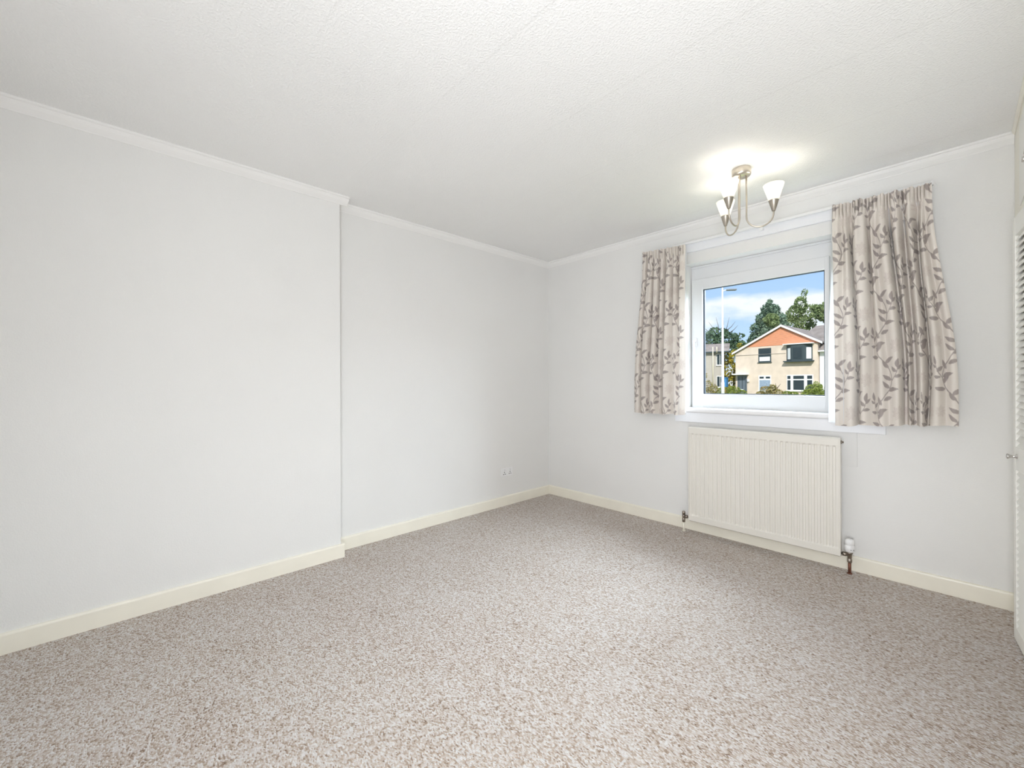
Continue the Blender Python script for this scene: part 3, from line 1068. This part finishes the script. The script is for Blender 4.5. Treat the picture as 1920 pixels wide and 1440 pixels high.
def house_window(parent, x0, x1, z0, z1, cells, fmat, glass, y=0.0, fw=0.07, depth=0.09):
    """cells: list of (x0,x1,z0,z1, material) fractions for each pane"""
    bm = bmesh.new()
    bbox(bm, x0, x1, y - depth * 0.3, y + 0.05, z0, z1)
    w = bm_obj('window', bm, fmat, parent)
    for c in cells:
        a0, a1, b0, b1 = c[:4]
        m = c[4] if len(c) > 4 else glass
        box('pane', x0 + (x1 - x0) * a0, x0 + (x1 - x0) * a1, y - depth * 0.3 - 0.02, y - depth * 0.3 + 0.01, z0 + (z1 - z0) * b0, z0 + (z1 - z0) * b1, m, w)
    bm = bmesh.new()
    bbox(bm, x0 - 0.06, x1 + 0.06, y - 0.12, y + 0.02, z0 - 0.07, z0)
    bm_obj('window_sill', bm, fmat, w)
    return w


# gable fronted house across the street (local x along its front, front faces -y)
hs = empty('house', (-12.81, 46.81, -0.15), math.atan2(-0.085, 1.0))
meta(hs, 'beige roughcast house with orange brick gable seen through the window', 'house')
G = 0.15
wall_pts = [(-1.15, 0), (6.56, 0), (6.56, 5.1), (6.2, 5.13), (-0.15, 5.10), (-1.15, 4.50)]
bm = bmesh.new()
facade_pts(bm, wall_pts, 0.0, 9.0)
bm_obj('wall', bm, M['roughcast'], hs)
bm = bmesh.new()
facade_pts(bm, [(-0.10, 5.10), (6.75, 5.13), (3.44, 7.02)], -0.02, 0.25)
bm_obj('brick_gable', bm, M['brick'], hs)
bm = bmesh.new()
for (x0, z0), (x1, z1) in (((-1.40, 4.46), (3.44, 7.10)), ((3.44, 7.10), (6.95, 5.10))):
    a = [bm.verts.new(p) for p in ((x0, -0.22, z0), (x1, -0.22, z1), (x1, 9.2, z1), (x0, 9.2, z0), (x0, -0.22, z0 + 0.14), (x1, -0.22, z1 + 0.14), (x1, 9.2, z1 + 0.14), (x0, 9.2, z0 + 0.14))]
    for q in ((0, 3, 2, 1), (4, 5, 6, 7), (0, 1, 5, 4), (1, 2, 6, 5), (2, 3, 7, 6), (3, 0, 4, 7)):
        bm.faces.new([a[i] for i in q])
bm_obj('roof', bm, M['tile'], hs)
bm = bmesh.new()
for (x0, z0), (x1, z1) in (((-1.45, 4.42), (3.44, 7.07)), ((3.44, 7.07), (6.99, 5.05))):
    a = [bm.verts.new(p) for p in ((x0, -0.26, z0 - 0.06), (x1, -0.26, z1 - 0.06), (x1, -0.20, z1 - 0.06), (x0, -0.20, z0 - 0.06), (x0, -0.26, z0 + 0.15), (x1, -0.26, z1 + 0.15), (x1, -0.20, z1 + 0.15), (x0, -0.20, z0 + 0.15))]
    for q in ((0, 3, 2, 1), (4, 5, 6, 7), (0, 1, 5, 4), (1, 2, 6, 5), (2, 3, 7, 6), (3, 0, 4, 7)):
        bm.faces.new([a[i] for i in q])
bm_obj('fascia_board', bm, M['fascia'], hs)
# main roof running off to the right behind the gable
bm = bmesh.new()
facade_pts(bm, [(0, 0)] and [(3.44, 5.0), (16.0, 5.0), (16.0, 7.35), (5.0, 7.35)], 5.4, 5.5)
for v in bm.verts:
    v.co.y = 1.2 + (v.co.z - 5.0) * 1.7 + (0.15 if v.co.y > 5.45 else 0)
bm_obj('roof', bm, M['tile'], hs)
d = box('front_door', -0.92, 0.05, -0.06, 0.05, 0.05, 2.04, M['doorgrey'], hs)
for x in (-0.80, -0.44, -0.08):
    box('door_panel', x, x + 0.05, -0.08, -0.05, 0.2, 1.9, M['anth'], d)
box('letter_slot', -0.60, -0.30, -0.09, -0.05, 0.45, 0.52, M['fascia'], d)
bm = bmesh.new()
bbox(bm, -1.25, 0.25, -0.75, 0.0, 2.10, 2.24, 0.02)
bm_obj('porch_canopy', bm, M['fascia'], hs)
box('wall_lamp', 0.16, 0.30, -0.2, 0.0, 1.35, 1.62, M['fascia'], hs)
house_window(hs, 1.22, 2.46, 3.42, 4.90, [(0.09, 0.91, 0.42, 0.94, M['room_dark']), (0.09, 0.91, 0.08, 0.38, M['blind'])], M['anth'], M['room_dark'])
house_window(hs, 1.24, 2.45, 0.37, 2.01, [(0.08, 0.42, 0.80, 0.92), (0.58, 0.92, 0.80, 0.92), (0.07, 0.93, 0.06, 0.70, M['net'])], M['wframe'], M['room_dark'])
house_window(hs, 3.89, 6.19, 0.42, 2.03, [(0.03, 0.15, 0.06, 0.66), (0.03, 0.15, 0.74, 0.94), (0.26, 0.66, 0.06, 0.66), (0.26, 0.66, 0.74, 0.94), (0.78, 0.96, 0.06, 0.66), (0.78, 0.96, 0.74, 0.94)], M['wframe'], M['room_dark'])
# dark bay window upstairs
bay = empty('bay_window', (0, 0, 0))
bay.parent = hs
bm = bmesh.new()
facade_pts(bm, [(0, 0), (0, 1), (1, 1)], 0, 1)
bm.free()
bm = bmesh.new()
plan = [(3.85, 0.02), (4.45, -0.45), (5.50, -0.45), (6.16, 0.02)]
za, zb_ = 3.43, 5.08
lo = [bm.verts.new((x, y, za)) for x, y in plan]
hi = [bm.verts.new((x, y, zb_)) for x, y in plan]
for i in range(3):
    bm.faces.new((lo[i], lo[i + 1], hi[i + 1], hi[i]))
bm.faces.new(list(reversed(lo)))
bm.faces.new(hi)
bm.faces.new((lo[3], lo[0], hi[0], hi[3]))
bm_obj('bay_frame', bm, M['anth'], bay)
for (ax, ay), (bx, by_), m in ((plan[0], plan[1], M['blind']), (plan[1], plan[2], M['room_dark']), (plan[2], plan[3], M['blind'])):
    bm = bmesh.new()
    A, B = Vector((ax, ay, 0)), Vector((bx, by_, 0))
    dd = (B - A).normalized()
    nn = Vector((dd.y, -dd.x, 0))
    L = (B - A).length
    f0, f1 = (0.30, 0.82) if m is M['blind'] else (0.14, 0.86)
    vs = [A + dd * L * q + nn * 0.02 + Vector((0, 0, z)) for q, z in ((f0, za + 0.18), (f1, za + 0.18), (f1, zb_ - 0.35), (f0, zb_ - 0.35))]
    fr = [bm.verts.new(v) for v in vs]
    bkv = [bm.verts.new(v - nn * 0.03) for v in vs]
    bm.faces.new(fr)
    for i in range(4):
        j = (i + 1) % 4
        bm.faces.new((fr[j], fr[i], bkv[i], bkv[j]))
    bm_obj('pane', bm, m, bay)
bm = bmesh.new()
facade_pts(bm, [(3.70, 5.08), (6.30, 5.08), (6.30, 5.17), (3.70, 5.17)], -0.55, 0.02)
bm_obj('bay_roof', bm, M['fascia'], bay)
bm = bmesh.new()
facade_pts(bm, [(3.72, 3.33), (6.28, 3.33), (6.28, 3.44), (3.72, 3.44)], -0.50, 0.02)
bm_obj('bay_sill', bm, M['anth'], bay)
bm = bmesh.new()
tube(bm, [(-1.1, -0.04, 4.26), (1.2, -0.03, 4.26), (3.8, -0.03, 4.26)], 0.022, 6)
bm_obj('wall_cable', bm, M['roughcast_grey'], hs)

# white rendered neighbour set back on the right
nb = empty('house', (-6.28, 46.25, -0.15), math.atan2(-0.085, 1.0))
meta(nb, 'white rendered house adjoining the brick gable on the right', 'house')
bm = bmesh.new()
facade_pts(bm, [(0.06, 0), (9, 0), (9, 4.35), (0.06, 4.35)], 0.35, 8.5)
bm_obj('wall', bm, M['render_white'], nb)
bm = bmesh.new()
facade_pts(bm, [(0.06, 4.36), (9.2, 4.36), (9.2, 5.15), (0.06, 5.15)], -0.1, 0.05)
for v in bm.verts:
    v.co.y += (v.co.z - 4.36) * 1.35
bm_obj('roof', bm, M['tile'], nb)
box('fascia_board', 0.06, 9.0, -0.14, 0.34, 4.24, 4.36, M['fascia'], nb)

for x0 in (2.6, 6.0):
    house_window(nb, x0, x0 + 1.7, 2.75, 4.0, [(0.05, 0.46, 0.07, 0.93), (0.54, 0.95, 0.07, 0.93)], M['wframe'], M['room_dark'], y=0.35)
    house_window(nb, x0, x0 + 1.7, 0.5, 1.9, [(0.05, 0.46, 0.07, 0.93), (0.54, 0.95, 0.07, 0.93)], M['wframe'], M['room_dark'], y=0.35)
nd_ = box('front_door', 4.75, 5.65, 0.27, 0.40, 0.05, 2.05, M['doorgrey'], nb)
box('door_panel', 4.9, 5.5, 0.25, 0.28, 1.1, 1.85, M['anth'], nd_)

# road and pavement between the two sides of the street
o = box('road', -90, 60, 12.0, 20.0, -0.16, -0.145, M['asphalt'])
meta(o, 'grey asphalt road running past the houses', 'road', kind='structure')
o = box('pavement', -90, 60, 20.0, 22.0, -0.16, -0.08, M['paving'])
meta(o, 'pale pavement on the far side of the road', 'pavement', kind='structure')

# grey house further along at left
gh = empty('house', (-17.2, 48.0, -0.15), math.radians(18))
meta(gh, 'grey roughcast house at the left edge of the view', 'house')
bm = bmesh.new()
facade_pts(bm, [(-6.0, 0), (1.5, 0), (1.5, 4.85), (-6.0, 4.85)], 0.0, 7.0)
bm_obj('wall', bm, M['roughcast_grey'], gh)
bm = bmesh.new()
facade_pts(bm, [(-6.2, 4.85), (2.1, 4.85), (2.1, 6.0), (-6.2, 6.0)], -0.3, -0.1)
for v in bm.verts:
    v.co.y += (v.co.z - 4.85) * 1.9
bm_obj('roof', bm, M['tile'], gh)
box('gutter', -6.2, 2.1, -0.42, -0.28, 4.78, 4.92, M['anth'], gh)
for x, zl in ((0.38, 0.1), (0.80, 4.75)):
    bm = bmesh.new()
    tube(bm, [(x, -0.5, zl), (x, -0.5, 5.45)], 0.055, 8)
    bm_obj('drain_pipe', bm, M['pipe'], gh)
for x0, z0 in ((0.75, 3.3), (0.75, 0.7), (-3.0, 3.3), (-3.0, 0.7)):
    house_window(gh, x0, x0 + 0.70, z0, z0 + 1.35, [(0.07, 0.46, 0.06, 0.94), (0.54, 0.93, 0.06, 0.94)], M['wframe'], M['room_dark'])

# street lamp
sl = empty('street_lamp', (0, 0, -0.15))
meta(sl, 'tall white street lamp post standing across the road', 'street lamp')
SLX, SLY = -7.32, 25.0
sl.location = (SLX, SLY, -0.15)
bm = bmesh.new()
tube(bm, [(0, 0, 0), (0, 0, 1.3), (0, 0, 1.35), (0, 0, 7.5)], [0.105, 0.105, 0.085, 0.045], 14)
bm_obj('post', bm, M['pole'], sl)
bm = bmesh.new()
tube(bm, [(0, 0, 7.15), (0.12, 0.10, 7.25), (0.30, 0.24, 7.26)], 0.03, 8)
bm_obj('bracket_arm', bm, M['pole'], sl)
bm = bmesh.new()
bbox(bm, 0.0, 0.62, -0.13, 0.13, -0.06, 0.06, 0.05, 3)
hd = bm_obj('lantern', bm, M['polehead'], sl)
hd.location = (0.18, 0.14, 7.27)
hd.rotation_euler = (0, 0, 0.67)

# trees and shrubs


def crown_mesh(name, blobs, n, size, seed, droop=0.0):
    rng = np.random.RandomState(seed)
    V, F = [], []
    tot = sum(b[3] * b[4] * b[5] for b in blobs) ** 1.0
    base = 0
    for (cx, cy, cz, rx, ry, rz) in blobs:
        k = max(60, int(n * (rx * ry * rz) / tot))
        d = rng.normal(size=(k, 3))
        d /= np.linalg.norm(d, axis=1)[:, None]
        r = rng.uniform(0.55, 1.05, size=(k, 1)) ** 0.6
        p = np.array([cx, cy, cz]) + d * r * np.array([rx, ry, rz])
        a = rng.normal(size=(k, 3))
        a /= np.linalg.norm(a, axis=1)[:, None]
        b = np.cross(a, rng.normal(size=(k, 3)))
        b /= np.linalg.norm(b, axis=1)[:, None]
        a[:, 2] -= droop
        s = size * rng.uniform(0.5, 1.3, size=(k, 1))
        q = np.stack([p - a * s, p + b * s * 0.55, p + a * s, p - b * s * 0.55], 1)
        V.append(q.reshape(-1, 3))
        F.append((np.arange(k * 4) + base).reshape(-1, 4))
        base += k * 4
    me = bpy.data.meshes.new(name)
    me.from_pydata(np.concatenate(V).tolist(), [], np.concatenate(F).tolist())
    return me


def tree(name, label, loc, h_trunk, r_trunk, blobs, n, size, mat, seed, cat='tree', droop=0.0, part='crown', group=None, bare=None):
    t = empty(name, loc)
    rng = random.Random(seed)
    if h_trunk > 0:
        bm = bmesh.new()
        tube(bm, [(0, 0, 0), (0.05 * h_trunk * rng.uniform(-1, 1), 0, h_trunk * 0.5), (0, 0, h_trunk)], [r_trunk, r_trunk * 0.75, r_trunk * 0.4], 8)
        bm_obj('trunk', bm, M['bark'], t)
    link(part, crown_mesh(part, blobs, n, size, seed, droop), mat, t)
    if bare:
        bm = bmesh.new()
        for (x0, z0, x1, z1) in bare:
            tube(bm, [(x0, 0, z0), ((x0 + x1) / 2 + 0.1, 0.1, (z0 + z1) / 2), (x1, 0, z1)], [0.06, 0.035, 0.012], 5)
        bm_obj('bare_twigs', bm, M['bark'], t)
    meta(t, label, cat, group)
    return t


def blobs_cone(h0, h1, r, n, seed, jitter=0.35, top=0.15):
    rng = random.Random(seed)
    out = []
    for i in range(n):
        f = i / (n - 1)
        z = h0 + (h1 - h0) * f
        rr = r * (1 - f) ** 0.75 + r * top
        for k in range(3 if f < 0.8 else 1):
            a = rng.uniform(0, 6.283)
            o_ = rr * jitter * rng.uniform(0.4, 1.2)
            out.append((math.cos(a) * o_, math.sin(a) * o_, z + rng.uniform(-.3, .3), rr * 0.75, rr * 0.75, (h1 - h0) / n * 1.2))
    return out


def blobs_round(cz, rx, rz, n, seed, br=0.42):
    rng = random.Random(seed)
    out = []
    for i in range(n):
        a = rng.uniform(0, 6.283)
        q = rng.uniform(0.1, 0.8)
        zz = rng.uniform(-0.7, 0.75)
        w = math.sqrt(max(0.05, 1 - zz * zz))
        out.append((math.cos(a) * rx * q * w, math.sin(a) * rx * q * w, cz + zz * rz, rx * br * rng.uniform(0.7, 1.2), rx * br, rz * br * rng.uniform(0.6, 1.0)))
    return out


cedar = tree('cedar_tree', 'dark spreading tree with bare top twigs beyond the grey house', (-19.6, 58.0, -0.15), 5.5, 0.3,
     [(-1.0, 0, 6.3, 1.5, 1.3, 1.1), (0.6, 0, 6.5, 1.6, 1.3, 1.0), (-0.4, 0, 7.4, 1.3, 1.1, 0.8), (1.7, 0, 6.0, 1.0, 0.9, 0.5), (1.9, 0, 6.9, 0.9, 0.8, 0.3), (2.3, 0, 5.4, 0.9, 0.8, 0.5), (-1.9, 0, 5.2, 1.2, 1.0, 1.2), (0.3, 0, 5.0, 1.9, 1.0, 0.9), (-1.7, 0, 7.3, 0.6, 0.6, 0.5)],
     2600, 0.22, M['leaf_dark'], 11, bare=[(0.2, 7, 1.0, 9.3), (0.5, 7.5, 1.7, 8.7), (-0.3, 7.3, -0.6, 9.5), (-0.6, 7.2, -1.5, 9.0), (0.1, 7.4, 0.3, 9.7), (-1.2, 7.0, -2.3, 8.6), (0.8, 7.2, 2.0, 8.2)])
cedar.scale = (1.11, 1.11, 1.10)
tree('autumn_shrub', 'tall yellow autumn shrub between grey house and lamp post', (-15.2, 50.0, -0.15), 2.0, 0.1,
     [(-0.5, 0, 2.9, 0.8, 0.7, 1.5), (0.2, 0, 4.0, 0.7, 0.6, 1.2), (0.7, 0, 5.3, 0.5, 0.4, 0.6), (0.5, 0, 2.0, 0.7, 0.6, 1.2), (-0.3, 0, 1.2, 0.8, 0.6, 0.9), (-0.8, 0, 4.2, 0.5, 0.5, 0.9)],
     2200, 0.13, M['leaf_yellow'], 12, cat='shrub')
tree('conifer_tree', 'broad dark conifer rising behind the roof ridge', (-14.6, 62.0, -0.15), 7.0, 0.35, [(0.0, 0, 12.0, 0.45, 0.45, 0.7), (-0.25, 0, 11.2, 0.9, 0.8, 1.0), (0.3, 0, 10.9, 0.9, 0.8, 1.0), (-0.7, 0, 10.0, 1.1, 1.0, 1.1), (0.7, 0, 9.8, 1.2, 1.0, 1.1), (0.0, 0, 9.3, 1.6, 1.2, 1.2), (-1.3, 0, 8.6, 1.2, 1.0, 1.1), (1.2, 0, 8.4, 1.2, 1.0, 1.2), (-1.7, 0, 7.2, 1.2, 1.0, 1.1), (0.0, 0, 7.8, 1.9, 1.4, 1.3), (1.6, 0, 7.1, 1.2, 1.0, 1.2), (-2.2, 0, 6.1, 1.2, 1.0, 1.0), (-0.9, 0, 6.1, 1.6, 1.2, 1.2), (0.9, 0, 6.2, 1.8, 1.2, 1.2)], 7500, 0.24, M['leaf_blue'], 13)
tree('silver_tree', 'pale olive tree in front of the dark conifer', (-13.1, 58.0, -0.15), 6.0, 0.25, blobs_round(8.6, 1.35, 1.5, 9, 6), 1600, 0.2, M['leaf_mid'], 14)
tree('birch_tree', 'tall loose birch with drooping branches behind the house', (-11.3, 64.0, -0.15), 9.5, 0.25,
     [(-0.2, 0, 11.6, 0.8, 0.7, 1.2), (0.2, 0, 13.0, 0.4, 0.4, 0.8), (-0.9, 0, 10.6, 1.0, 0.8, 1.2), (0.7, 0, 10.6, 0.7, 0.6, 1.1), (-1.4, 0, 9.2, 0.9, 0.9, 1.3), (0.2, 0, 9.2, 0.9, 0.8, 1.0), (1.1, 0, 9.4, 0.5, 0.5, 0.9), (-1.9, 0, 8.0, 0.7, 0.6, 1.1), (0.9, 0, 8.2, 0.8, 0.6, 0.9), (-0.5, 0, 7.8, 1.0, 0.8, 0.9)],
     3000, 0.2, M['leaf_mid'], 15, droop=0.5)
tree('rowan_tree', 'light green tree at right edge of the view behind the roof', (-8.7, 62.0, -0.15), 8.0, 0.22, blobs_round(9.6, 1.5, 1.9, 10, 7, 0.40), 2000, 0.2, M['leaf_mid'], 16)
tree('hedge_tree', 'low dark tree just behind the left roof slope', (-17.0, 60.0, -0.15), 4.0, 0.2, blobs_round(5.6, 1.5, 1.6, 8, 8), 1500, 0.22, M['leaf_dark'], 17)
tree('clipped_bush', 'rounded lime green conifer bush in front of the white wall', (-5.05, 38.0, -0.15), 0.3, 0.06,
     [(0.25, 0, 0.95, 0.35, 0.35, 0.45), (0.0, 0, 0.65, 0.6, 0.5, 0.5), (0.1, 0, 0.3, 0.85, 0.7, 0.5), (0.45, 0, 0.6, 0.4, 0.4, 0.5), (-0.3, 0, 0.35, 0.55, 0.5, 0.4)], 2600, 0.07, M['leaf_lime'], 18, cat='bush', part='foliage')
tree('garden_bush', 'rusty green garden bush below the small white window', (-8.75, 40.0, -0.15), 0.3, 0.04,
     [(-0.3, 0, 0.55, 0.5, 0.4, 0.4), (0.25, 0, 0.65, 0.4, 0.4, 0.45), (0.6, 0, 0.35, 0.5, 0.4, 0.35), (-0.7, 0, 0.25, 0.4, 0.4, 0.25)], 1500, 0.07, M['leaf_rust'], 19, cat='bush', part='foliage', bare=[(0.2, 0.5, 0.9, 1.15), (0.3, 0.5, 0.5, 1.2)])
tree('box_hedge', 'low lime hedge below the wide white window', (-7.3, 41.0, -0.15), 0.1, 0.03, [(-0.3, 0, 0.25, 0.4, 0.3, 0.25), (0.25, 0, 0.22, 0.35, 0.3, 0.22)], 900, 0.06, M['leaf_lime'], 20, cat='bush', part='foliage')
tree('fading_shrub', 'sparse fading shrub in front of the grey house', (-14.2, 40.0, -0.15), 1.6, 0.03,
     [(0.0, 0, 0.9, 0.45, 0.4, 0.6), (-0.3, 0, 2.0, 0.22, 0.2, 0.3), (0.5, 0, 0.6, 0.5, 0.4, 0.5), (0.0, 0, 0.2, 0.7, 0.4, 0.35)], 800, 0.08, M['leaf_rust'], 21, cat='shrub', part='foliage')
tree('garden_hedge', 'green hedge beside the lamp post and grey front door', (-13.6, 44.5, -0.15), 0.1, 0.04, [(-0.8, 0, 0.3, 0.8, 0.4, 0.5), (0.2, 0, 0.35, 0.8, 0.4, 0.55), (1.0, 0, 0.2, 0.6, 0.4, 0.3)], 1300, 0.08, M['leaf_lime'], 22, cat='hedge', part='foliage')
wb = empty('wheelie_bin', (-15.0, 46.6, -0.15))
box('bin_body', -0.28, 0.28, -0.3, 0.3, 0.75, 1.75, M['bin'], wb, 0.04)
box('bin_lid', -0.31, 0.31, -0.36, 0.32, 1.75, 1.84, M['bin'], wb, 0.03)
box('bin_stand', -0.25, 0.25, -0.25, 0.25, 0.0, 0.76, M['brickwall'], wb)
meta(wb, 'blue bin beside the yellow shrub near the street lamp', 'bin')
